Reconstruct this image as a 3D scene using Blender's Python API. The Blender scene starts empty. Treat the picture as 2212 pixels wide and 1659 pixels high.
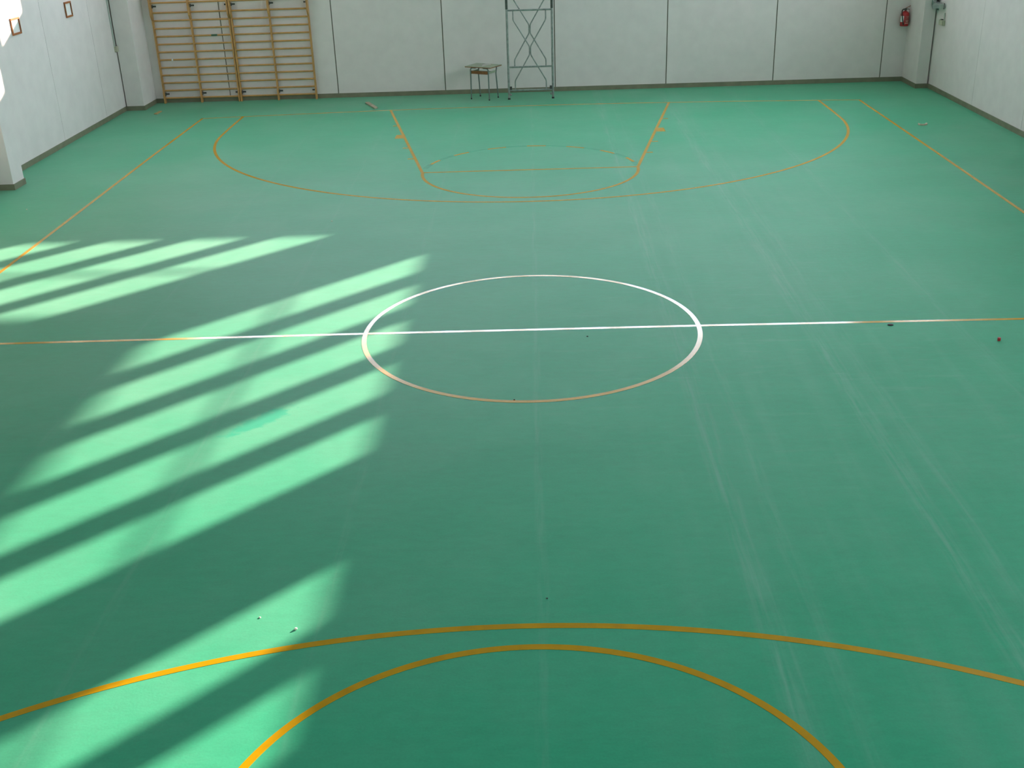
import bpy, bmesh, math, random
from mathutils import Vector, Matrix

scene = bpy.context.scene
COL = scene.collection
PI = math.pi
rnd = random.Random(7)

# ------------------------------------------------------------------ camera
def make_camera():
    cam = bpy.data.cameras.new('camera')
    ob = bpy.data.objects.new('camera', cam)
    COL.objects.link(ob)
    yaw, pit, rol, f = -0.02628495, 0.42738595, -0.03427523, 2.15550377
    fw = Vector((math.sin(yaw)*math.cos(pit), math.cos(yaw)*math.cos(pit), -math.sin(pit)))
    r = Vector((math.cos(yaw), -math.sin(yaw), 0))
    u = r.cross(fw)
    r2 = r*math.cos(rol) + u*math.sin(rol)
    u2 = -r*math.sin(rol) + u*math.cos(rol)
    m = Matrix((r2, u2, -fw)).transposed().to_4x4()
    m.translation = Vector((0.06246, -24.39309, 4.51092))
    ob.matrix_world = m
    cam.sensor_fit = 'HORIZONTAL'
    cam.sensor_width = 36.0
    cam.lens = 18.0*f
    cam.clip_end = 200
    scene.camera = ob
make_camera()

# ------------------------------------------------------------------ light
scene.view_settings.view_transform = 'Standard'
scene.view_settings.look = 'None'
scene.view_settings.exposure = 0.0
scene.view_settings.gamma = 1.0
scene.view_settings.use_curve_mapping = False
scene.cycles.max_bounces = 10
scene.cycles.diffuse_bounces = 7
scene.cycles.glossy_bounces = 4
scene.cycles.sample_clamp_indirect = 12.0

SKY_STRENGTH = 19.0
SUN_STRENGTH = 20.0
world = bpy.data.worlds.new('sky')
scene.world = world
world.use_nodes = True
bg = world.node_tree.nodes['Background']
bg.inputs['Color'].default_value = (0.80, 0.88, 1.0, 1)
bg.inputs['Strength'].default_value = SKY_STRENGTH

sun_d = bpy.data.lights.new('sun', 'SUN')
sun_d.energy = SUN_STRENGTH
sun_d.angle = math.radians(0.53)
sun_d.color = (1.0, 0.81, 0.69)
sun_o = bpy.data.objects.new('sun', sun_d)
COL.objects.link(sun_o)
SUN_R, SUN_TAN = 0.95, 0.317            # travels -x by .95 per 1 toward the camera, drops .317 per metre
_h = math.hypot(SUN_R, 1.0)
sun_dir = Vector((-SUN_R/_h, -1.0/_h, -SUN_TAN)).normalized()
sun_o.rotation_euler = (-sun_dir).to_track_quat('Z', 'Y').to_euler()
sun_o.location = (14, 14, 12)

def portal(name, loc, rot, sx, sy):
    d = bpy.data.lights.new(name, 'AREA')
    d.shape = 'RECTANGLE'; d.size = sx; d.size_y = sy
    d.cycles.is_portal = True
    o = bpy.data.objects.new(name, d); COL.objects.link(o)
    o.location = loc; o.rotation_euler = rot

# ------------------------------------------------------------------ materials
def mat(name, color, rough=0.6, spec=0.5, metal=0.0, noise=0.0, scale=20.0, bump=0.0):
    m = bpy.data.materials.new(name); m.use_nodes = True
    nt = m.node_tree; b = nt.nodes['Principled BSDF']
    b.inputs['Roughness'].default_value = rough
    b.inputs['Metallic'].default_value = metal
    b.inputs['Specular IOR Level'].default_value = spec
    b.inputs['Base Color'].default_value = (*color, 1)
    if noise or bump:
        tc = nt.nodes.new('ShaderNodeTexCoord')
        n = nt.nodes.new('ShaderNodeTexNoise'); n.inputs['Scale'].default_value = scale
        n.inputs['Detail'].default_value = 4
        nt.links.new(tc.outputs['Object'], n.inputs['Vector'])
        if noise:
            rp = nt.nodes.new('ShaderNodeValToRGB')
            rp.color_ramp.elements[0].position = 0.3; rp.color_ramp.elements[1].position = 0.7
            rp.color_ramp.elements[0].color = (*[c*(1-noise) for c in color], 1)
            rp.color_ramp.elements[1].color = (*[min(1, c*(1+noise)) for c in color], 1)
            nt.links.new(n.outputs['Fac'], rp.inputs['Fac'])
            nt.links.new(rp.outputs['Color'], b.inputs['Base Color'])
        if bump:
            bp = nt.nodes.new('ShaderNodeBump'); bp.inputs['Strength'].default_value = bump
            bp.inputs['Distance'].default_value = 0.01
            nt.links.new(n.outputs['Fac'], bp.inputs['Height'])
            nt.links.new(bp.outputs['Normal'], b.inputs['Normal'])
    return m

FLOOR_BASE = (0.014, 0.325, 0.165)
def floor_material():
    m = bpy.data.materials.new('green_rubber_floor'); m.use_nodes = True
    nt = m.node_tree; N = nt.nodes; L = nt.links
    b = N['Principled BSDF']
    b.inputs['Specular IOR Level'].default_value = 0.17
    b.inputs['Sheen Weight'].default_value = 0.20      # fine dust film
    b.inputs['Sheen Roughness'].default_value = 0.48
    b.inputs['Sheen Tint'].default_value = (1.0, 0.95, 0.85, 1)
    tc = N.new('ShaderNodeTexCoord')
    sep = N.new('ShaderNodeSeparateXYZ'); L.new(tc.outputs['Object'], sep.inputs[0])
    def math_(op, a, b_=None, c=None, clamp=False):
        n = N.new('ShaderNodeMath'); n.operation = op; n.use_clamp = clamp
        for i, v in enumerate((a, b_, c)):
            if v is None: continue
            if isinstance(v, (int, float)): n.inputs[i].default_value = v
            else: L.new(v, n.inputs[i])
        return n.outputs[0]
    def noise(scale, vec=None, detail=4, sx=1, sy=1, rough=0.55):
        mp = N.new('ShaderNodeMapping'); mp.inputs['Scale'].default_value = (sx, sy, 1)
        L.new(tc.outputs['Object'], mp.inputs[0])
        n = N.new('ShaderNodeTexNoise'); n.inputs['Scale'].default_value = scale
        n.inputs['Detail'].default_value = detail; n.inputs['Roughness'].default_value = rough
        L.new(mp.outputs[0], n.inputs['Vector'])
        return n.outputs['Fac']
    def remap(v, a, b_):
        n = N.new('ShaderNodeMapRange'); n.inputs[1].default_value = a; n.inputs[2].default_value = b_
        L.new(v, n.inputs[0]); return n.outputs[0]
    X, Y = sep.outputs[0], sep.outputs[1]
    # dusty tracks along the roll joints, which run down the hall every metre and a half
    tracks = None
    wob = math_('MULTIPLY', math_('SUBTRACT', noise(0.7, detail=2), 0.5), 0.10)
    for x0, w, k in ((0.05, 0.05, 0.55), (1.53, 0.10, 0.85), (1.62, 0.05, 0.55), (1.86, 0.10, 0.45), (3.02, 0.12, 0.85), (3.10, 0.05, 0.6), (3.30, 0.12, 0.5),
                     (4.60, 0.10, 0.5), (-1.45, 0.05, 0.35), (-2.95, 0.06, 0.35), (-4.45, 0.06, 0.3)):
        d = math_('ABSOLUTE', math_('SUBTRACT', math_('ADD', X, wob), x0))
        t = math_('MULTIPLY', math_('SUBTRACT', 1.0, math_('DIVIDE', d, w), clamp=True), k)
        tracks = t if tracks is None else math_('MAXIMUM', tracks, t)
    streak = remap(noise(6.0, sx=4.0, sy=0.22, detail=5), 0.38, 0.66)
    tracks = math_('MULTIPLY', tracks, streak)
    # general dust haze and cross scuffs
    haze = remap(noise(0.45, detail=6, rough=0.65), 0.42, 0.72)
    scuff = remap(noise(3.0, sx=0.35, sy=2.6, detail=6, rough=0.7), 0.56, 0.74)
    zone = N.new('ShaderNodeVectorMath'); zone.operation = 'DISTANCE'
    L.new(tc.outputs['Object'], zone.inputs[0]); zone.inputs[1].default_value = (2.6, -13.4, 0)
    near = remap(zone.outputs['Value'], 3.2, 0.6)
    scuff = math_('MULTIPLY', scuff, math_('ADD', math_('MULTIPLY', near, 0.5), 0.12))
    z2 = N.new('ShaderNodeVectorMath'); z2.operation = 'DISTANCE'
    L.new(tc.outputs['Object'], z2.inputs[0]); z2.inputs[1].default_value = (3.9, -10.6, 0)
    spk = math_('MULTIPLY', remap(noise(26, sx=0.8, sy=0.8, detail=4, rough=0.7), 0.53, 0.70), remap(z2.outputs['Value'], 2.2, 0.4))
    wide = remap(noise(1.6, sx=2.2, sy=0.12, detail=4), 0.50, 0.72)
    xr = math_('MULTIPLY', remap(X, 0.6, 1.6), remap(X, 6.2, 4.2))
    scuff = math_('ADD', scuff, math_('ADD', math_('MULTIPLY', spk, 0.30), math_('MULTIPLY', math_('MULTIPLY', wide, xr), 0.22)))
    dust = math_('ADD', math_('MULTIPLY', tracks, 0.26), math_('ADD', math_('MULTIPLY', haze, 0.07), math_('MULTIPLY', scuff, 0.3)), clamp=True)
    # fine mottle
    fine = noise(60, detail=3)
    big = noise(0.8, detail=5, sx=0.5, sy=1.6)
    mot = math_('ADD', math_('ADD', math_('MULTIPLY', math_('SUBTRACT', fine, 0.5), 0.22), math_('MULTIPLY', math_('SUBTRACT', noise(11, sx=0.6, sy=1.4, detail=5, rough=0.65), 0.5), 0.26)), math_('MULTIPLY', math_('SUBTRACT', big, 0.5), 0.22))
    mot = math_('ADD', mot, 1.0)
    col = N.new('ShaderNodeMix'); col.data_type = 'RGBA'; col.blend_type = 'MULTIPLY'
    col.inputs['Factor'].default_value = 1
    col.inputs['A'].default_value = (*FLOOR_BASE, 1)
    cmb = N.new('ShaderNodeCombineColor')
    for i in range(3): L.new(mot, cmb.inputs[i])
    L.new(cmb.outputs[0], col.inputs['B'])
    # a spilt darker teal stain left of the centre circle
    zs = N.new('ShaderNodeVectorMath'); zs.operation = 'DISTANCE'
    mp = N.new('ShaderNodeMapping'); mp.inputs['Location'].default_value = (2.545, 15.2, 0)
    L.new(tc.outputs['Object'], mp.inputs[0])
    mr = N.new('ShaderNodeMapping'); mr.inputs['Rotation'].default_value = (0, 0, math.radians(-50))
    ms = N.new('ShaderNodeMapping'); ms.inputs['Scale'].default_value = (1.0, 3.0, 1)
    L.new(mp.outputs[0], mr.inputs[0]); L.new(mr.outputs[0], ms.inputs[0]); L.new(ms.outputs[0], zs.inputs[0])
    st = math_('ADD', zs.outputs['Value'], math_('MULTIPLY', math_('SUBTRACT', noise(9, detail=4), 0.5), 0.9))
    st = math_('MULTIPLY', remap(st, 0.40, 0.24), 0.75)
    film = math_('MULTIPLY', math_('ADD', math_('MULTIPLY', haze, 0.35), 0.85), 0.19)
    L.new(math_('MULTIPLY', film, math_('SUBTRACT', 1.0, st)), b.inputs['Sheen Weight'])
    mx2 = N.new('ShaderNodeMix'); mx2.data_type = 'RGBA'
    L.new(st, mx2.inputs['Factor']); L.new(col.outputs['Result'], mx2.inputs['A'])
    mx2.inputs['B'].default_value = (0.010, 0.33, 0.19, 1)
    mx = N.new('ShaderNodeMix'); mx.data_type = 'RGBA'
    L.new(dust, mx.inputs['Factor']); L.new(mx2.outputs['Result'], mx.inputs['A'])
    mx.inputs['B'].default_value = (0.34, 0.46, 0.40, 1)
    L.new(mx.outputs['Result'], b.inputs['Base Color'])
    rg = math_('ADD', math_('MULTIPLY', fine, 0.06), 0.47)
    rg = math_('ADD', rg, math_('MULTIPLY', dust, 0.25))
    L.new(rg, b.inputs['Roughness'])
    bp = N.new('ShaderNodeBump'); bp.inputs['Strength'].default_value = 0.12; bp.inputs['Distance'].default_value = 0.004
    L.new(fine, bp.inputs['Height']); L.new(bp.outputs['Normal'], b.inputs['Normal'])
    return m

M = {}
M['floor'] = floor_material()
M['line'] = mat('yellow_court_paint', (0.50, 0.268, 0.001), 0.18, 0.55, noise=0.08, scale=9)
M['bare'] = mat('bare_green_trace', (0.016, 0.29, 0.145), 0.5, 0.4, noise=0.15, scale=6)
M['wall'] = mat('painted_concrete_panel', (0.74, 0.69, 0.66), 0.75, 0.25, noise=0.035, scale=3.5, bump=0.08)
M['seal'] = mat('panel_joint_sealant', (0.16, 0.15, 0.11), 0.8, 0.2, noise=0.15, scale=12)
M['ceil'] = mat('ceiling_deck', (0.30, 0.30, 0.29), 0.8, 0.2, noise=0.03, scale=2)
M['nearwall'] = mat('grey_end_wall', (0.38, 0.37, 0.35), 0.8, 0.2, noise=0.03, scale=2)
M['base'] = mat('brown_grey_skirting', (0.20, 0.20, 0.13), 0.5, 0.4, noise=0.12, scale=5)
M['wood'] = mat('varnished_beech', (0.50, 0.27, 0.088), 0.42, 0.45, noise=0.14, scale=7)
M['iron'] = mat('dark_bracket_steel', (0.06, 0.065, 0.055), 0.5, 0.5, noise=0.2, scale=30)
M['galv'] = mat('galvanised_tube', (0.26, 0.29, 0.265), 0.45, 0.5, metal=0.3, noise=0.25, scale=14)
M['galvd'] = mat('dark_tube_sleeve', (0.055, 0.075, 0.06), 0.5, 0.5, metal=0.3, noise=0.25, scale=14)
M['dtube'] = mat('grey_green_leg_tube', (0.16, 0.20, 0.18), 0.4, 0.5, metal=0.2, noise=0.12, scale=20)
M['lam'] = mat('green_grey_laminate', (0.30, 0.36, 0.25), 0.4, 0.45, noise=0.06, scale=10)
M['edge'] = mat('brown_edge_wood', (0.26, 0.095, 0.03), 0.5, 0.4, noise=0.3, scale=18)
M['rubber'] = mat('black_rubber', (0.022, 0.022, 0.020), 0.6, 0.4, noise=0.2, scale=30)
M['paper'] = mat('white_paper', (0.80, 0.81, 0.78), 0.7, 0.2, noise=0.03, scale=12)
M['red'] = mat('red_enamel', (0.42, 0.020, 0.022), 0.32, 0.5, noise=0.08, scale=12)
M['label'] = mat('dull_red_label', (0.40, 0.085, 0.08), 0.5, 0.4, noise=0.12, scale=50)
M['print'] = mat('cream_print', (0.68, 0.50, 0.42), 0.5, 0.4, noise=0.1, scale=40)
M['frame'] = mat('orange_brown_frame', (0.36, 0.12, 0.035), 0.45, 0.45, noise=0.15, scale=16)
M['greym'] = mat('grey_painted_metal', (0.30, 0.35, 0.33), 0.45, 0.5, metal=0.2, noise=0.1, scale=14)
M['plast'] = mat('beige_plastic_box', (0.46, 0.45, 0.33), 0.5, 0.4, noise=0.06, scale=12)
M['plastg'] = mat('grey_plastic_trunking', (0.42, 0.46, 0.41), 0.5, 0.4, noise=0.06, scale=12)
M['alu'] = mat('window_aluminium', (0.5, 0.5, 0.5), 0.4, 0.5, metal=0.5, noise=0.05, scale=9)
M['slatg'] = mat('weathered_grey_wood', (0.37, 0.33, 0.24), 0.7, 0.3, noise=0.15, scale=12)
M['slatt'] = mat('tan_wood', (0.42, 0.31, 0.13), 0.6, 0.3, noise=0.15, scale=14)
M['tan'] = mat('pale_card', (0.62, 0.50, 0.38), 0.7, 0.3, noise=0.12, scale=30)
M['cream'] = mat('cream_crumb', (0.78, 0.72, 0.58), 0.6, 0.3, noise=0.1, scale=80)
M['tapeg'] = mat('green_tape', (0.05, 0.12, 0.06), 0.5, 0.4, noise=0.1, scale=30)

# ------------------------------------------------------------------ mesh helpers
def finish(name, bm, m, parent=None, smooth=False):
    bmesh.ops.recalc_face_normals(bm, faces=bm.faces)
    me = bpy.data.meshes.new(name); bm.to_mesh(me); bm.free()
    for x in (m if isinstance(m, (list, tuple)) else [m]): me.materials.append(x)
    if smooth:
        for p in me.polygons: p.use_smooth = True
        try: me.set_sharp_from_angle(angle=math.radians(38))
        except Exception: pass
    o = bpy.data.objects.new(name, me); COL.objects.link(o)
    if parent: o.parent = parent
    return o

def box(bm, x0, x1, y0, y1, z0, z1, mi=0, bev=0.0):
    b2 = bmesh.new() if bev else bm
    vs = [b2.verts.new((x, y, z)) for z in (z0, z1) for y in (y0, y1) for x in (x0, x1)]
    fs = []
    for f in ((0, 2, 3, 1), (4, 5, 7, 6), (0, 1, 5, 4), (2, 6, 7, 3), (0, 4, 6, 2), (1, 3, 7, 5)):
        fc = b2.faces.new([vs[i] for i in f]); fc.material_index = mi; fs.append(fc)
    if bev:
        bmesh.ops.bevel(b2, geom=list(b2.edges), offset=bev, segments=2, affect='EDGES', profile=0.5)
        merge(bm, b2, mi)

def merge(bm, b2, mi=0):
    mp = {v: bm.verts.new(v.co) for v in b2.verts}
    for f in b2.faces:
        try:
            g = bm.faces.new([mp[v] for v in f.verts]); g.material_index = mi
        except ValueError: pass
    b2.free()

def tube(bm, pts, r, seg=12, cap=True, mi=0, ry=None):
    """swept round tube along a polyline"""
    pts = [Vector(p) for p in pts]
    rings = []
    n = len(pts)
    up0 = None
    for i, p in enumerate(pts):
        t = (pts[min(i+1, n-1)] - pts[max(i-1, 0)]).normalized()
        if up0 is None:
            a = Vector((0, 0, 1)) if abs(t.z) < 0.9 else Vector((0, 1, 0))
        else: a = up0
        s = t.cross(a).normalized(); a = s.cross(t).normalized(); up0 = a
        rr = r[i] if isinstance(r, (list, tuple)) else r
        k = 1.0
        if 0 < i < n-1:
            c = (pts[i]-pts[i-1]).normalized().dot((pts[i+1]-pts[i]).normalized())
            k = 1.0/max(0.75, math.sqrt((1+c)/2))
        rings.append([bm.verts.new(p + s*math.cos(q)*rr*(k if False else 1) + a*math.sin(q)*(ry or rr)) for q in [2*PI*j/seg for j in range(seg)]])
    for i in range(n-1):
        for j in range(seg):
            f = bm.faces.new((rings[i][j], rings[i][(j+1) % seg], rings[i+1][(j+1) % seg], rings[i+1][j])); f.material_index = mi
    if cap:
        bm.faces.new(rings[0][::-1]).material_index = mi; bm.faces.new(rings[-1]).material_index = mi

def rounded(pts, rad=0.05, n=5):
    """round the inner corners of a polyline"""
    pts = [Vector(p) for p in pts]; out = [pts[0]]
    for i in range(1, len(pts)-1):
        a, b, c = pts[i-1], pts[i], pts[i+1]
        d = min(rad, (a-b).length*0.45, (c-b).length*0.45)
        p, q = b+(a-b).normalized()*d, b+(c-b).normalized()*d
        for k in range(n+1):
            t = k/n
            out.append(p*(1-t)**2 + b*2*t*(1-t) + q*t*t)
    out.append(pts[-1]); return out

def lathe(bm, prof, seg=32, mi=0, cx=0, cy=0):
    rings = []
    for r, z in prof:
        rings.append([bm.verts.new((cx+r*math.cos(2*PI*j/seg), cy+r*math.sin(2*PI*j/seg), z)) for j in range(seg)])
    for i in range(len(prof)-1):
        for j in range(seg):
            bm.faces.new((rings[i][j], rings[i][(j+1) % seg], rings[i+1][(j+1) % seg], rings[i+1][j])).material_index = mi
    bm.faces.new(rings[0][::-1]).material_index = mi; bm.faces.new(rings[-1]).material_index = mi

def prism(bm, poly, axis, a, b, mi=0):
    """extrude a 2D polygon; axis 'x': poly is (y,z); axis 'z': poly is (x,y); axis 'y': poly is (x,z)"""
    def P(p, t):
        return {'x': (t, p[0], p[1]), 'y': (p[0], t, p[1]), 'z': (p[0], p[1], t)}[axis]
    A = [bm.verts.new(P(p, a)) for p in poly]; B = [bm.verts.new(P(p, b)) for p in poly]
    n = len(poly)
    bm.faces.new(A[::-1]).material_index = mi; bm.faces.new(B).material_index = mi
    for i in range(n):
        bm.faces.new((A[i], A[(i+1) % n], B[(i+1) % n], B[i])).material_index = mi

def ribbon(bm, pts, w, z=0.0015, closed=False):
    """painted line of width w along a floor polyline, with a hair of paint thickness"""
    pts = [Vector((p[0], p[1])) for p in pts]; n = len(pts)
    Lf, Rt = [], []
    for i, p in enumerate(pts):
        if closed: t = pts[(i+1) % n] - pts[(i-1) % n]
        else: t = pts[min(i+1, n-1)] - pts[max(i-1, 0)]
        t.normalize(); nn = Vector((-t.y, t.x))
        Lf.append(p+nn*w/2); Rt.append(p-nn*w/2)
    lv = [bm.verts.new((p.x, p.y, z)) for p in Lf]; rv = [bm.verts.new((p.x, p.y, z)) for p in Rt]
    lb = [bm.verts.new((p.x, p.y, 0.0)) for p in Lf]; rb = [bm.verts.new((p.x, p.y, 0.0)) for p in Rt]
    for i in range(n if closed else n-1):
        j = (i+1) % n
        bm.faces.new((rv[i], rv[j], lv[j], lv[i]))
        bm.faces.new((lv[i], lv[j], lb[j], lb[i])); bm.faces.new((rb[i], rb[j], rv[j], rv[i]))

def tag(o, label=None, cat=None, group=None, kind=None):
    if label: o['label'] = label
    if cat: o['category'] = cat
    if group: o['group'] = group
    if kind: o['kind'] = kind
    return o

def thing(name, label, cat, loc=(0, 0, 0), rz=0.0, group=None):
    o = bpy.data.objects.new(name, None); COL.objects.link(o)
    o.empty_display_size = 0.1
    o.location = loc; o.rotation_euler = (0, 0, rz)
    return tag(o, label, cat, group)

def struct(name, bm, m, label, cat, parent=None, smooth=False):
    o = finish(name, bm, m, parent, smooth)
    return tag(o, label, cat, kind='structure')

# ------------------------------------------------------------------ the hall
XL, XR, YF, YN, ZC = -9.22, 8.95, 2.0, -27.5, 7.6
T = 0.25                                            # wall thickness at the windows
PITCH, OPEN = 1.225, 1.0
F_SILL, F_HEAD = 4.94, 6.39
R_SILL, R_HEAD = 4.80, 6.21

bm = bmesh.new(); box(bm, XL-0.6, XR+0.6, YN-0.5, YF+0.6, -0.2, 0.0)
floor = struct('floor', bm, M['floor'], 'green rubber sports floor with yellow court lines and long dusty tracks', 'floor')
bm = bmesh.new(); box(bm, XL-0.6, XR+0.6, YN-0.5, YF+0.6, ZC, ZC+0.2)
struct('ceiling', bm, M['ceil'], 'flat pale ceiling above the hall', 'ceiling')

def panels(bm, axis, inner, out, a, b, z0, z1, seams, gap):
    """a run of concrete panels along one wall: panel faces in slot 0, the sealed joints behind them in slot 1"""
    s = 1 if out > 0 else -1
    cuts = [a] + sorted(seams) + [b]
    for i in range(len(cuts)-1):
        p = cuts[i] + (gap/2 if i else 0); q = cuts[i+1] - (gap/2 if i < len(cuts)-2 else 0)
        lo, hi = sorted((inner, inner+s*0.014))
        if axis == 'x': box(bm, p, q, lo, hi, z0, z1)
        else: box(bm, lo, hi, p, q, z0, z1)
    lo, hi = sorted((inner+s*0.014, inner+out))
    if axis == 'x': box(bm, a, b, lo, hi, z0, z1, 1)
    else: box(bm, lo, hi, a, b, z0, z1, 1)

def window_band(bm, axis, inner, out, a, b, sill, head, opens):
    """piers between the high windows and the wall above them"""
    lo, hi = sorted((inner, inner+out))
    edges = [a]
    for p, q in sorted(opens): edges += [p, q]
    edges.append(b)
    for i in range(0, len(edges), 2):
        if edges[i+1]-edges[i] < 1e-4: continue
        if axis == 'x': box(bm, edges[i], edges[i+1], lo, hi, sill, head)
        else: box(bm, lo, hi, edges[i], edges[i+1], sill, head)
    if axis == 'x': box(bm, a, b, lo, hi, head, ZC)
    else: box(bm, lo, hi, a, b, head, ZC)

far_open = [(7.11-PITCH*k - (0.26 if k == 9 else 0.1 if k == 10 else 0), 7.11-PITCH*k+OPEN - (0.24 if k == 10 else 0)) for k in range(14)]
near_fill_open = [(-7.4+PITCH*k, -7.4+PITCH*k+OPEN) for k in (1, 2, 9, 10)]  # unseen openings added behind the viewer to brighten the near floor
N_SILL, N_HEAD = 4.9, 6.5
right_open = [(-(-0.97+PITCH*j+OPEN), -(-0.97+PITCH*j)) for j in range(22) if j not in (5, 11, 17)]

bm = bmesh.new()
panels(bm, 'x', YF, T, XL-T, XR+T, 0, F_SILL, [-7.03, -4.47, -1.95, 0.62, 3.20, 5.68, 8.15], 0.022)
window_band(bm, 'x', YF, T, XL-T, XR+T, F_SILL, F_HEAD, far_open)
struct('wall_far', bm, [M['wall'], M['seal']], 'off-white concrete panel wall behind the wall bars and desk', 'wall')
bm = bmesh.new()
panels(bm, 'y', XL, -T, YN, YF, 0, ZC, [-2.53-2.45*k for k in range(10)] + [-0.14], 0.010)
struct('wall_left', bm, [M['wall'], M['seal']], 'brightly lit white panel wall holding two small frames', 'wall')
bm = bmesh.new()
panels(bm, 'y', XR, T, YN, YF, 0, R_SILL, [-1.62-2.45*k for k in range(10)], 0.008)
window_band(bm, 'y', XR, T, YN, YF, R_SILL, R_HEAD, right_open)
struct('wall_right', bm, [M['wall'], M['seal']], 'white panel wall with a grey bracket and beige box near its far end', 'wall')
bm = bmesh.new()
box(bm, XL-T, XR+T, YN-T, YN, 0, N_SILL)
window_band(bm, 'x', YN, -T, XL-T, XR+T, N_SILL, N_HEAD, near_fill_open)
struct('wall_near', bm, M['nearwall'], 'plain grey end wall behind the viewer', 'wall')

# window frames with a transom bar, one in each opening
def win(n, axis, p, q, outer, sill, head, tz, side):
    bm = bmesh.new(); d = 0.04; f = 0.028
    lo, hi = sorted((outer, outer-side*d))
    def bx(a, b, z0, z1):
        if axis == 'x': box(bm, a, b, lo, hi, z0, z1)
        else: box(bm, lo, hi, a, b, z0, z1)
    bx(p, p+f, sill, head); bx(q-f, q, sill, head)
    bx(p+f, q-f, sill, sill+f); bx(p+f, q-f, head-f, head); bx(p+f, q-f, tz-0.022, tz+0.022)
    return struct('window_%d' % n, bm, M['alu'], 'narrow high window with one transom bar', 'window')
n = 1
for p, q in far_open:
    win(n, 'x', p, q, YF+T, F_SILL, F_HEAD, 5.66, 1); n += 1
for p, q in near_fill_open:
    win(n, 'x', p, q, YN-T, N_SILL, N_HEAD, 5.70, -1); n += 1  # frames for the added openings in the near wall
for p, q in right_open:
    win(n, 'y', p, q, XR+T, R_SILL, R_HEAD, 5.60, 1); n += 1
portal('far_window_daylight', (-0.4, YF+T+0.03, (F_SILL+F_HEAD)/2), (-PI/2, 0, 0), 17.3, F_HEAD-F_SILL)
portal('near_fill_daylight', (-0.3, YN-T-0.03, (N_SILL+N_HEAD)/2), (PI/2, 0, 0), 14.6, N_HEAD-N_SILL)  # sky portal over the added near-wall openings
portal('right_window_daylight', (XR+T+0.03, -12.3, (R_SILL+R_HEAD)/2), (PI/2, 0, PI/2), 26.4, R_HEAD-R_SILL)

# columns
def column(name, x0, x1, y0, y1, label):
    bm = bmesh.new(); box(bm, x0, x1, y0, y1, 0, ZC, bev=0.008)
    return struct(name, bm, M['wall'], label, 'column')
column('column', -9.195, -8.79, 1.10, YF, 'white corner pilaster left of the wall bars')
column('column', 8.665, 8.92, 1.00, YF, 'white corner pilaster beside the red fire extinguisher')
column('column', XL, -8.75, -6.07, -5.64, 'white column standing out from the left wall')
column('column', 8.48, XR, -6.09, -5.62, 'white column standing out from the right wall')
column('column', XL, -8.75, -13.37, -12.94, 'white column further along the left wall')
column('column', 8.48, XR, -13.44, -12.97, 'white column further along the right wall')

# skirting
def base(name, segs, label):
    bm = bmesh.new()
    for s in segs: box(bm, *s, 0.0, 0.1)
    return struct(name, bm, M['base'], label, 'skirting')
k = 0.014
base('baseboard_far', [(-8.79+k, 8.665-k, YF-k, YF)], 'brown-grey skirting along the foot of the far wall')
base('baseboard_left', [(XL, XL+k, -5.64+k, 1.10-k), (XL, XL+k, -12.94, -6.07), (XL, XL+k, YN, -13.37),
                        (XL, -8.79+k, 1.10-k, 1.10), (-8.79, -8.79+k, 1.10, YF-k),
                        (XL, -8.75+k, -6.07-k, -6.07), (-8.75, -8.75+k, -6.07, -5.64), (XL, -8.75+k, -5.64, -5.64+k)],
     'brown-grey skirting along the left wall and around its column')
base('baseboard_right', [(XR-k, XR, -5.62, 1.00-k), (XR-k, XR, -12.97, -6.09), (XR-k, XR, YN, -13.44),
                         (8.665-k, XR, 1.00-k, 1.00), (8.665-k, 8.665, 1.00, YF-k),
                         (8.48-k, 8.48, -6.09, -5.62)],
     'brown-grey skirting along the right wall')

# ------------------------------------------------------------------ court markings (children of the floor)
LW = 0.053
def smooth_line(pts, n=40):
    """quadratic through a few surveyed points: the lines are not dead straight"""
    out = []
    for i in range(len(pts)-1):
        p0 = Vector(pts[max(i-1, 0)]); p1 = Vector(pts[i]); p2 = Vector(pts[i+1]); p3 = Vector(pts[min(i+2, len(pts)-1)])
        for j in range(8):
            t = j/8
            out.append(0.5*((2*p1)+(p2-p0)*t+(2*p0-5*p1+4*p2-p3)*t*t+(3*p1-p0-3*p2+p3)*t**3))
    out.append(Vector(pts[-1])); return out
def mark(name, pts, w=LW, closed=False, m='line', z=0.0015):
    bm = bmesh.new(); ribbon(bm, pts, w, z, closed)
    return finish(name, bm, M[m], floor)
def arc(cx, cy, rx, ry, a0, a1, n=96, closed=False):
    return [(cx+rx*math.cos(math.radians(a0+(a1-a0)*i/(n if closed else n-1))), cy+ry*math.sin(math.radians(a0+(a1-a0)*i/(n if closed else n-1)))) for i in range(n)]

mark('baseline', smooth_line([(-7.165, -.13), (-6.27, -.04), (-3.05, .20), (.01, .27), (3.06, .17), (6.25, -.09), (7.125, -.20)]))
mark('sideline', smooth_line([(-7.14, -.13), (-7.12, -4.14), (-7.07, -8.14), (-7.03, -13.0), (-7.0, -25.9)]), z=0.0016)
mark('sideline', smooth_line([(7.10, -.20), (7.07, -4.18), (7.03, -8.15), (6.97, -13.0), (6.95, -25.9)]), z=0.0016)
mark('halfway_line', [(-7.02, -13.10), (-2, -13.06), (2, -13.06), (6.97, -13.11)], z=0.0012)
mark('centre_circle', arc(0, -13.069, 1.837, 1.836, 0, 360, 160, True), closed=True, z=0.0016)
mark('three_point_line', [(-6.262, -.05), (-6.262, -.8), (-6.255, -1.4)] + arc(-.004, -1.867, 6.238, 5.839, 180, 360, 150) + [(6.245, -1.4), (6.247, -.8), (6.25, -.09)], z=0.0017)
mark('three_point_line', [(-5.5, -25.9)] + arc(.0126, -22.618, 5.501, 4.2376, 180, 0, 150) + [(5.52, -25.9)], z=0.0017)
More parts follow.
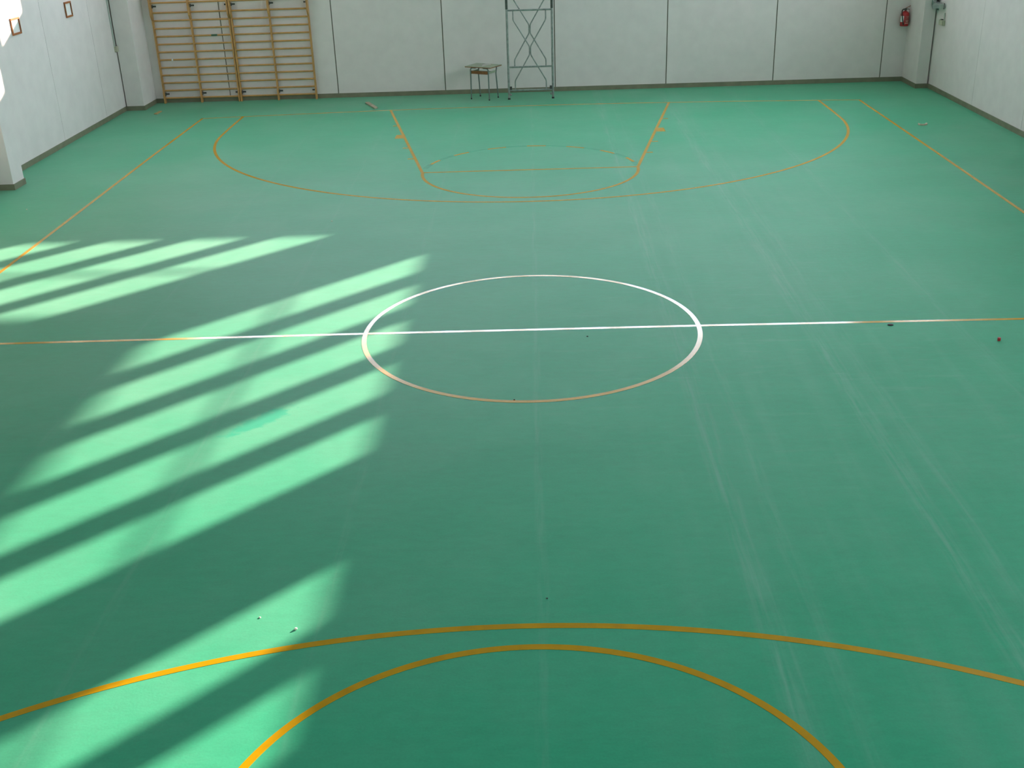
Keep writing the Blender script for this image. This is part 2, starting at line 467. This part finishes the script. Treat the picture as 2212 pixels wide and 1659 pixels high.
mark('free_throw_arc', arc(.006, -5.664, 1.843, 1.799, 180, 360, 90), z=0.0018)
mark('free_throw_arc', arc(-.002, -20.248, 1.779, 1.6456, 0, 180, 90), z=0.0018)
mark('lane_line', [(-3.05, .20), (-1.845, -5.66)], z=0.0019)
mark('lane_line', [(3.06, .17), (1.85, -5.66)], z=0.0019)
mark('lane_line', [(-1.78, -20.24), (-2.95, -25.9)], z=0.0019)
mark('lane_line', [(1.78, -20.24), (2.95, -25.9)], z=0.0019)
mark('free_throw_line', [(-1.84, -5.65), (1.85, -5.65)], z=0.0013)
mark('free_throw_line', [(-1.78, -20.25), (1.78, -20.25)], z=0.0013)
mark('baseline', [(-7.0, -25.9), (6.97, -25.9)])
for x, d in ((-2.75, 1.55), (-2.33, 3.67), (-2.15, 4.58), (2.78, 1.59), (2.35, 3.70), (2.16, 4.59)):
    s = 1 if x > 0 else -1
    mark('lane_mark', [(x-s*.09, -d), (x+s*.055, -d)], w=0.06, z=0.0012)
for x, d in ((-2.56, 2.63), (2.57, 2.66)):
    s = 1 if x > 0 else -1
    mark('lane_block', [(x-s*.10, -d), (x+s*.075, -d)], w=0.34, z=0.0012)
dash = [(161.3, 150.8), (138.2, 127.4), (115.0, 103.9), (91.6, 80.7), (68.4, 57.2), (45.8, 34.8), (22.5, 12.0)]
for a, b in dash:
    mark('arc_dash', arc(.004, -5.66, 1.845, 1.868, a, b, 12))
gaps = [(172, 161.3)] + [(dash[i][1], dash[i+1][0]) for i in range(6)] + [(12.0, 4)]
for a, b in gaps:
    mark('worn_trace', arc(.004, -5.66, 1.845, 1.868, a, b, 12), w=0.10, m='bare', z=0.0008)

# ------------------------------------------------------------------ wall bars
RUNG0, RSTEP = 0.118, 0.1735
def wall_bars(label, ux):
    x0 = ux[0]
    t = thing('wall_bars', label, 'wall bars', (x0, YF, 0), 0, 'wooden wall bars')
    prof = [(-.03, 0), (-.135, 0), (-.135, .20), (-.105, .30), (-.105, 1.86), (-.185, 1.97), (-.185, 2.52), (-.16, 2.56), (-.03, 2.56)]
    for x in ux:
        bm = bmesh.new(); prism(bm, prof, 'x', x-x0-.0175, x-x0+.0175)
        bmesh.ops.bevel(bm, geom=list(bm.edges), offset=0.004, segments=1, affect='EDGES')
        finish('upright', bm, M['wood'], t)
    r = None; rungs = []
    for i in range(2):
        a, b = ux[i]-x0+.0175, ux[i+1]-x0-.0175
        for kk in range(14):
            z = RUNG0+RSTEP*kk; y = -.085
            if kk == 12: z += .05; y = -.155
            if kk == 13: z += .12; y = -.155
            bm = bmesh.new(); tube(bm, [(a, y, z), (b, y, z)], 0.016, 10, ry=0.0205)
            rungs.append(finish('rung', bm, M['wood'], t, True))
    for i, x in enumerate(ux):
        s = 1 if i < 2 else -1
        for z in (.20, 2.16):
            bm = bmesh.new(); c = x-x0
            lo, hi = sorted((c+s*.0175, c+s*.026))
            box(bm, lo, hi, -.08, 0.0, z-.035, z+.035)
            lo, hi = sorted((c+s*.0175, c+s*.10))
            box(bm, lo, hi, -.006, 0.0, z-.017, z+.017)
            finish('wall_bracket', bm, M['iron'], t)
    return t, rungs
t1, r1 = wall_bars('double bay of wooden wall bars nearest the left corner', (-8.56, -7.685, -6.797))
t2, r2 = wall_bars('double bay of wooden wall bars on the side nearer the school desk', (-6.748, -5.872, -4.980))
bm = bmesh.new(); box(bm, .30, .335, -.11, -.062, RUNG0+RSTEP*5-.02, RUNG0+RSTEP*5+.02, bev=.004)
tag(finish('tape_wrap', bm, M['paper'], r1[5]), 'scrap of white tape on the rung')
bm = bmesh.new(); box(bm, 1.30, 1.44, -.106, -.064, RUNG0+RSTEP*8-.0205, RUNG0+RSTEP*8+.0205, bev=.004)
tag(finish('tape_wrap', bm, M['tapeg'], r1[22]), 'dark green tape on the rung')

# ------------------------------------------------------------------ braced steel frame before the far wall
t = thing('braced_frame', 'tall grey steel tube frame with crossed bent braces right of the desk', 'frame', (0.05, 1.09, 0))
UX = 0.497
for s in (-1, 1):
    bm = bmesh.new(); tube(bm, [(s*UX, 0, .02), (s*UX, 0, 2.0)], .0245, 14)
    u = finish('upright', bm, M['galv'], t, True)
    bm = bmesh.new(); tube(bm, [(s*UX, 0, 1.95), (s*UX, 0, 3.0)], .0275, 14)
    tag(finish('upper_sleeve', bm, M['galvd'], t, True), 'darker upper length of tube')
    bm = bmesh.new(); lathe(bm, [(.030, 0), (.031, .010), (.027, .022), (.0265, .035)], 16, cx=s*UX)
    finish('foot', bm, M['rubber'], t, True)
    bm = bmesh.new(); box(bm, s*UX-.028-s*.045, s*UX+.028-s*.045, -.025, .03, .215, .285, bev=.006)
    finish('clamp', bm, M['iron'], t)
    bm = bmesh.new(); lathe(bm, [(.018, .085), (.024, .095), (.024, .12), (.018, .13)], 12, cx=s*(UX-.04))
    finish('clamp_bolt', bm, M['galv'], t, True)
    bm = bmesh.new(); tube(bm, [(s*UX, 0, 2.8), (s*UX, YF-1.09, 2.8)], .02, 10)
    finish('wall_tie', bm, M['galv'], t, True)
for z, nm, mm in ((1.925, 'crossbar', 'galv'), (.712, 'crossbar', 'galv'), (2.165, 'crossbar', 'galv'), (2.9, 'crossbar', 'galv')):
    bm = bmesh.new(); tube(bm, [(-UX+.02, 0, z), (UX-.02, 0, z)], .0185, 12)
    finish(nm, bm, M[mm], t, True)
bm = bmesh.new(); tube(bm, [(-UX+.02, 0, .20), (UX-.02, 0, .20)], .021, 12)
tag(finish('crossbar', bm, M['galv'], t, True), 'lowest crossbar near the floor')
def brace(c, s, top, bot, y):
    p = [(s*.36, y, top), (s*.36, y, c+.655), (s*.013, y, c+.09), (s*.013, y, c-.09), (s*.35, y, c-.655), (s*.35, y, bot)]
    bm = bmesh.new(); tube(bm, rounded(p, .035, 4), .0135, 10)
    finish('brace', bm, M['galv'], t, True)
for s in (-1, 1):
    brace(1.063, s, 1.925, .20, -.004*s)
    brace(1.522, s, 2.38, .712, .030-.004*s)

# ------------------------------------------------------------------ school desk
t = thing('school_desk', 'small old school desk with laminate top and tube legs before the far wall', 'desk', (-1.01, 1.33, 0), math.radians(-30))
bm = bmesh.new(); box(bm, -.35, .33, -.25, .25, .728, .736, bev=.002)
box(bm, -.348, .328, -.248, .248, .712, .728, 1)
finish('desktop', bm, [M['lam'], M['edge']], t)
bm = bmesh.new()
box(bm, -.235, .235, -.165, .15, .578, .59)
finish('shelf', bm, M['lam'], t)
bm = bmesh.new(); box(bm, -.232, .232, -.178, -.165, .565, .632, bev=.003)
tag(finish('shelf_lip', bm, M['edge'], t), 'brown front lip of the shelf')
for a, b in ((.222, .235), (-.235, -.222)):
    bm = bmesh.new(); box(bm, a, b, -.165, .15, .59, .622); finish('shelf_side', bm, M['lam'], t)
for s in (-1, 1):
    for f in (-1, 1):
        bm = bmesh.new()
        if f < 0: p = [(s*.242, -.192, .012), (s*.236, -.188, .55), (s*.236, -.188, .698), (s*.10, -.188, .702)]
        else: p = [(s*.242, .192, .012), (s*.236, .135, .58), (s*.236, .185, .70), (s*.12, .185, .702)]
        tube(bm, rounded(p, .075, 6), .0145, 10)
        lg = finish('leg', bm, M['dtube'], t, True)
        bm = bmesh.new(); lathe(bm, [(.0165, 0), (.0175, .004), (.0165, .026)], 12, cx=s*.242, cy=f*.192)
        finish('rubber_foot', bm, M['rubber'], lg, True)
bm = bmesh.new()
pl = [(-.10, .05), (-.02, .00), (.05, -.16), (.075, -.165), (.06, .01), (.12, .14), (.03, .235), (-.08, .22)]
# a creased scrap of paper lying over the back of the top
vs = [bm.verts.new((x, y, .7365+.004*(i % 2))) for i, (x, y) in enumerate(pl)]
c = bm.verts.new((0.02, .10, .748))
for i in range(len(pl)): bm.faces.new((vs[i], vs[(i+1) % len(pl)], c))
bmesh.ops.solidify(bm, geom=list(bm.faces), thickness=0.0006)
o = finish('paper_scrap', bm, M['paper']); o.location = (-1.01, 1.33, 0.0006); o.rotation_euler = (0, 0, math.radians(-30))
tag(o, 'torn creased white paper lying on the school desk', 'paper')

# ------------------------------------------------------------------ fire extinguisher
t = thing('fire_extinguisher', 'red fire extinguisher hung on the far wall by the right corner', 'fire extinguisher', (8.545, 1.885, 1.24))
bm = bmesh.new()
lathe(bm, [(.080, 0), (.090, .006), (.092, .02), (.092, .25), (.088, .275), (.072, .30), (.045, .315), (.026, .322), (.022, .345)], 36)
finish('cylinder', bm, M['red'], t, True)
bm = bmesh.new()
def wrap(bm, r, a0, a1, z0, z1, n=14):
    A = [bm.verts.new((r*math.cos(math.radians(a0+(a1-a0)*i/n)), r*math.sin(math.radians(a0+(a1-a0)*i/n)), z0)) for i in range(n+1)]
    B = [bm.verts.new((v.co.x, v.co.y, z1)) for v in A]
    for i in range(n): bm.faces.new((A[i], A[i+1], B[i+1], B[i]))
wrap(bm, .0925, -95, -20, .07, .23)
lb = finish('label', bm, M['label'], t, True)
for z0, z1, a0, a1 in ((.118, .126, -92, -30), (.098, .108, -82, -55), (.060, .074, -100, -40), (.20, .207, -75, -35)):
    bm = bmesh.new(); wrap(bm, .0932, a0, a1, z0, z1, 8)
    tag(finish('printed_line', bm, M['print'], lb, True), 'cream line of print on the label')
bm = bmesh.new(); wrap(bm, .0932, -178, -118, .095, .225)
tag(finish('sticker', bm, M['paper'], t, True), 'white sticker behind the hose')
bm = bmesh.new(); lathe(bm, [(.024, .335), (.024, .375), (.017, .385)], 16)
box(bm, -.045, .03, -.014, .014, .352, .376, bev=.003)
finish('valve', bm, M['iron'], t, True)
bm = bmesh.new(); tube(bm, rounded([(.0, 0, .385), (.035, -.005, .40), (.10, -.012, .438)], .02, 4), .008, 8)
finish('squeeze_lever', bm, M['edge'], t, True)
bm = bmesh.new(); tube(bm, rounded([(.015, 0, .372), (.05, -.005, .37), (.085, -.01, .355)], .02, 4), .007, 8)
finish('carry_handle', bm, M['iron'], t, True)
bm = bmesh.new(); tube(bm, rounded([(-.035, -.01, .364), (-.075, -.03, .362), (-.094, -.05, .31), (-.078, -.068, .20), (-.052, -.092, .07)], .05, 6), .0105, 10)
h = finish('hose', bm, M['rubber'], t, True)
bm = bmesh.new(); tube(bm, [(-.053, -.092, .075), (-.046, -.097, .035)], [.013, .016], 10)
finish('nozzle', bm, M['rubber'], h, True)
bm = bmesh.new(); box(bm, -.03, .03, .085, YF-1.885, .16, .30); finish('wall_hook', bm, M['iron'], t)

# ------------------------------------------------------------------ fittings at the two far corners
t = thing('grey_bracket', 'grey metal bent bracket fixed high at the right corner pilaster edge', 'bracket', (8.90, .98, 1.73))
bm = bmesh.new(); box(bm, -.095, .02, -.075, .018, .06, .75, bev=.006); finish('stem', bm, M['greym'], t)
bm = bmesh.new(); prism(bm, [(.018, .06), (.018, .02), (-.06, -.03), (-.40, .015), (-.46, .02), (-.46, .10), (-.40, .105), (-.10, .12)], 'x', -.085, .005)
finish('arm', bm, M['greym'], t)
bm = bmesh.new(); box(bm, -.09, .006, -.468, -.458, .012, .108); finish('end_plate', bm, M['plastg'], t)
bm = bmesh.new(); box(bm, .006, .018, -.475, -.455, .0, .12); finish('end_flange', bm, M['iron'], t)
bm = bmesh.new(); box(bm, -.018, .012, -.10, -.077, .12, .75); finish('cable', bm, M['rubber'], t)
bm = bmesh.new(); tube(bm, [(-.03, -.24, -.04), (-.03, -.24, .02)], .012, 8); finish('drop_bolt', bm, M['iron'], t, True)

t = thing('junction_box', 'beige junction box with short conduit on the right wall below the bracket', 'junction box', (XR, .55, 1.40))
bm = bmesh.new(); box(bm, -.055, 0, -.12, .13, 0, .105, bev=.006); bx_ = finish('box', bm, M['plast'], t)
bm = bmesh.new(); box(bm, -.062, -.055, -.10, .11, .012, .093, bev=.002); finish('lid', bm, M['plast'], bx_)
bm = bmesh.new(); tube(bm, [(-.018, -.085, .10), (-.018, -.085, .255)], .014, 10); finish('conduit', bm, M['plastg'], t, True)
bm = bmesh.new(); box(bm, -.04, 0, 0.0, .085, .105, .12); finish('cable_gland', bm, M['iron'], t)

t = thing('junction_box', 'small grey junction box under cable trunking at the left corner', 'junction box', (XL, 1.06, 1.31))
bm = bmesh.new(); box(bm, 0, .06, -.065, .035, 0, .12, bev=.006); finish('box', bm, M['plast'], t)
bm = bmesh.new(); box(bm, 0, .02, -.06, -.005, .12, 3.6, bev=.003); finish('trunking', bm, M['plastg'], t)

def hung_frame(label, y0, y1, z0, z1):
    t = thing('picture_frame', label, 'picture frame', (XL, (y0+y1)/2, z0), 0, 'small frames on the left wall')
    w, h = (y1-y0)/2, z1-z0
    for nm, b in (('frame_rail', (-w, w, 0, .034)), ('frame_rail', (-w, w, h-.034, h)), ('frame_stile', (-w, -w+.018, .034, h-.034)), ('frame_stile', (w-.018, w, .034, h-.034))):
        bm = bmesh.new(); box(bm, 0, .028, b[0], b[1], b[2], b[3], bev=.002); finish(nm, bm, M['frame'] if nm == 'frame_rail' else M['edge'], t)
    bm = bmesh.new(); box(bm, .001, .006, -w+.018, w-.018, .034, h-.034); finish('sheet', bm, M['paper'], t)
hung_frame('small brown frame half lit by sunlight on the left wall', -3.90, -3.54, 2.265, 2.555)
hung_frame('small brown frame in shade on the left wall nearer the corner', -1.35, -1.03, 2.295, 2.59)

# ------------------------------------------------------------------ things lying on the floor
def slat(label, quad, h, m):
    bm = bmesh.new(); prism(bm, quad, 'z', 0, h)
    bmesh.ops.bevel(bm, geom=list(bm.edges), offset=.003, segments=1, affect='EDGES')
    return tag(finish('wooden_slat', bm, m), label, 'slat')
slat('long grey slat lying on the green floor behind the baseline', [(-3.735, 1.15), (-3.655, 1.18), (-3.365, .46), (-3.43, .39)], .03, M['slatg'])
slat('short tan slat on the floor at the foot of the wall bars', [(-8.425, .56), (-8.335, .51), (-8.325, .87), (-8.395, .90)], .014, M['slatt'])

bm = bmesh.new()
rs = []
for i in range(13):
    a = math.radians(120+240*i/12); w = .016+.02*math.sin(PI*i/12)
    c, s = math.cos(a), math.sin(a)
    rs.append([bm.verts.new((c*(.085-w), s*(.07-w), 0)), bm.verts.new((c*.095, s*.078, 0)), bm.verts.new((c*.095, s*.078, .028)), bm.verts.new((c*(.085-w), s*(.07-w), .022))])
for i in range(12):
    for j in range(4): bm.faces.new((rs[i][j], rs[i][(j+1) % 4], rs[i+1][(j+1) % 4], rs[i+1][j]))
bm.faces.new(rs[0]); bm.faces.new(rs[-1][::-1])
o = finish('card_scrap', bm, M['tan'], None, True); o.location = (7.57, -2.90, 0); o.rotation_euler = (0, 0, .5)
tag(o, 'pale curved scrap on the floor outside the right sideline', 'scrap')

bm = bmesh.new(); lathe(bm, [(.024, 0), (.030, .003), (.030, .007), (.022, .011), (.010, .012)], 24)
o = finish('rubber_plug', bm, M['rubber'], None, True); o.location = (3.895, -13.185, 0); o.scale = (1.05, .85, 1)
tag(o, 'flat dark round plug lying against the halfway line', 'plug')

bm = bmesh.new(); lathe(bm, [(.014, 0), (.0165, .003), (.0165, .030), (.013, .035)], 18)
o = finish('bottle_cap', bm, M['red'], None, True); o.location = (4.865, -13.69, 0)
tag(o, 'small red cap standing on the floor near the halfway line', 'cap')

def crumb(name, label, cat, loc, r, m, sq=0.7):
    bm = bmesh.new(); bmesh.ops.create_icosphere(bm, subdivisions=2, radius=r)
    for v in bm.verts:
        v.co *= 1+rnd.uniform(-.22, .22); v.co.z = max(v.co.z*sq, -r*.55*sq)
    mz = min(v.co.z for v in bm.verts)
    for v in bm.verts: v.co.z -= mz
    o = finish(name, bm, m, None, True); o.location = (*loc, 0)
    return tag(o, label, cat)
crumb('paper_ball', 'larger white crumb in the sun patch near the yellow arc', 'crumb', (-1.598, -18.372), .0105, M['cream'], .95)
crumb('plaster_chip', 'tiny white chip in the sun patch left of the larger crumb', 'chip', (-1.871, -18.235), .0075, M['cream'], .6)
crumb('plaster_chip', 'tiny pale chip on the floor beyond the striped sunlight', 'chip', (-2.945, -8.516), .011, M['cream'], .6)
crumb('plaster_chip', 'tiny pale chip on the floor beside the left column', 'chip', (-8.0, -7.377), .012, M['cream'], .6)
crumb('dirt_crumb', 'dark crumb on the near edge of the centre circle', 'crumb', (-.171, -14.862), .008, M['rubber'], .7)
crumb('dirt_crumb', 'dark crumb on the floor inside the centre circle', 'crumb', (.605, -13.30), .010, M['rubber'], .5)
crumb('dirt_crumb', 'dark crumb just beyond the near yellow arcs', 'crumb', (.088, -18.076), .006, M['rubber'], .7)
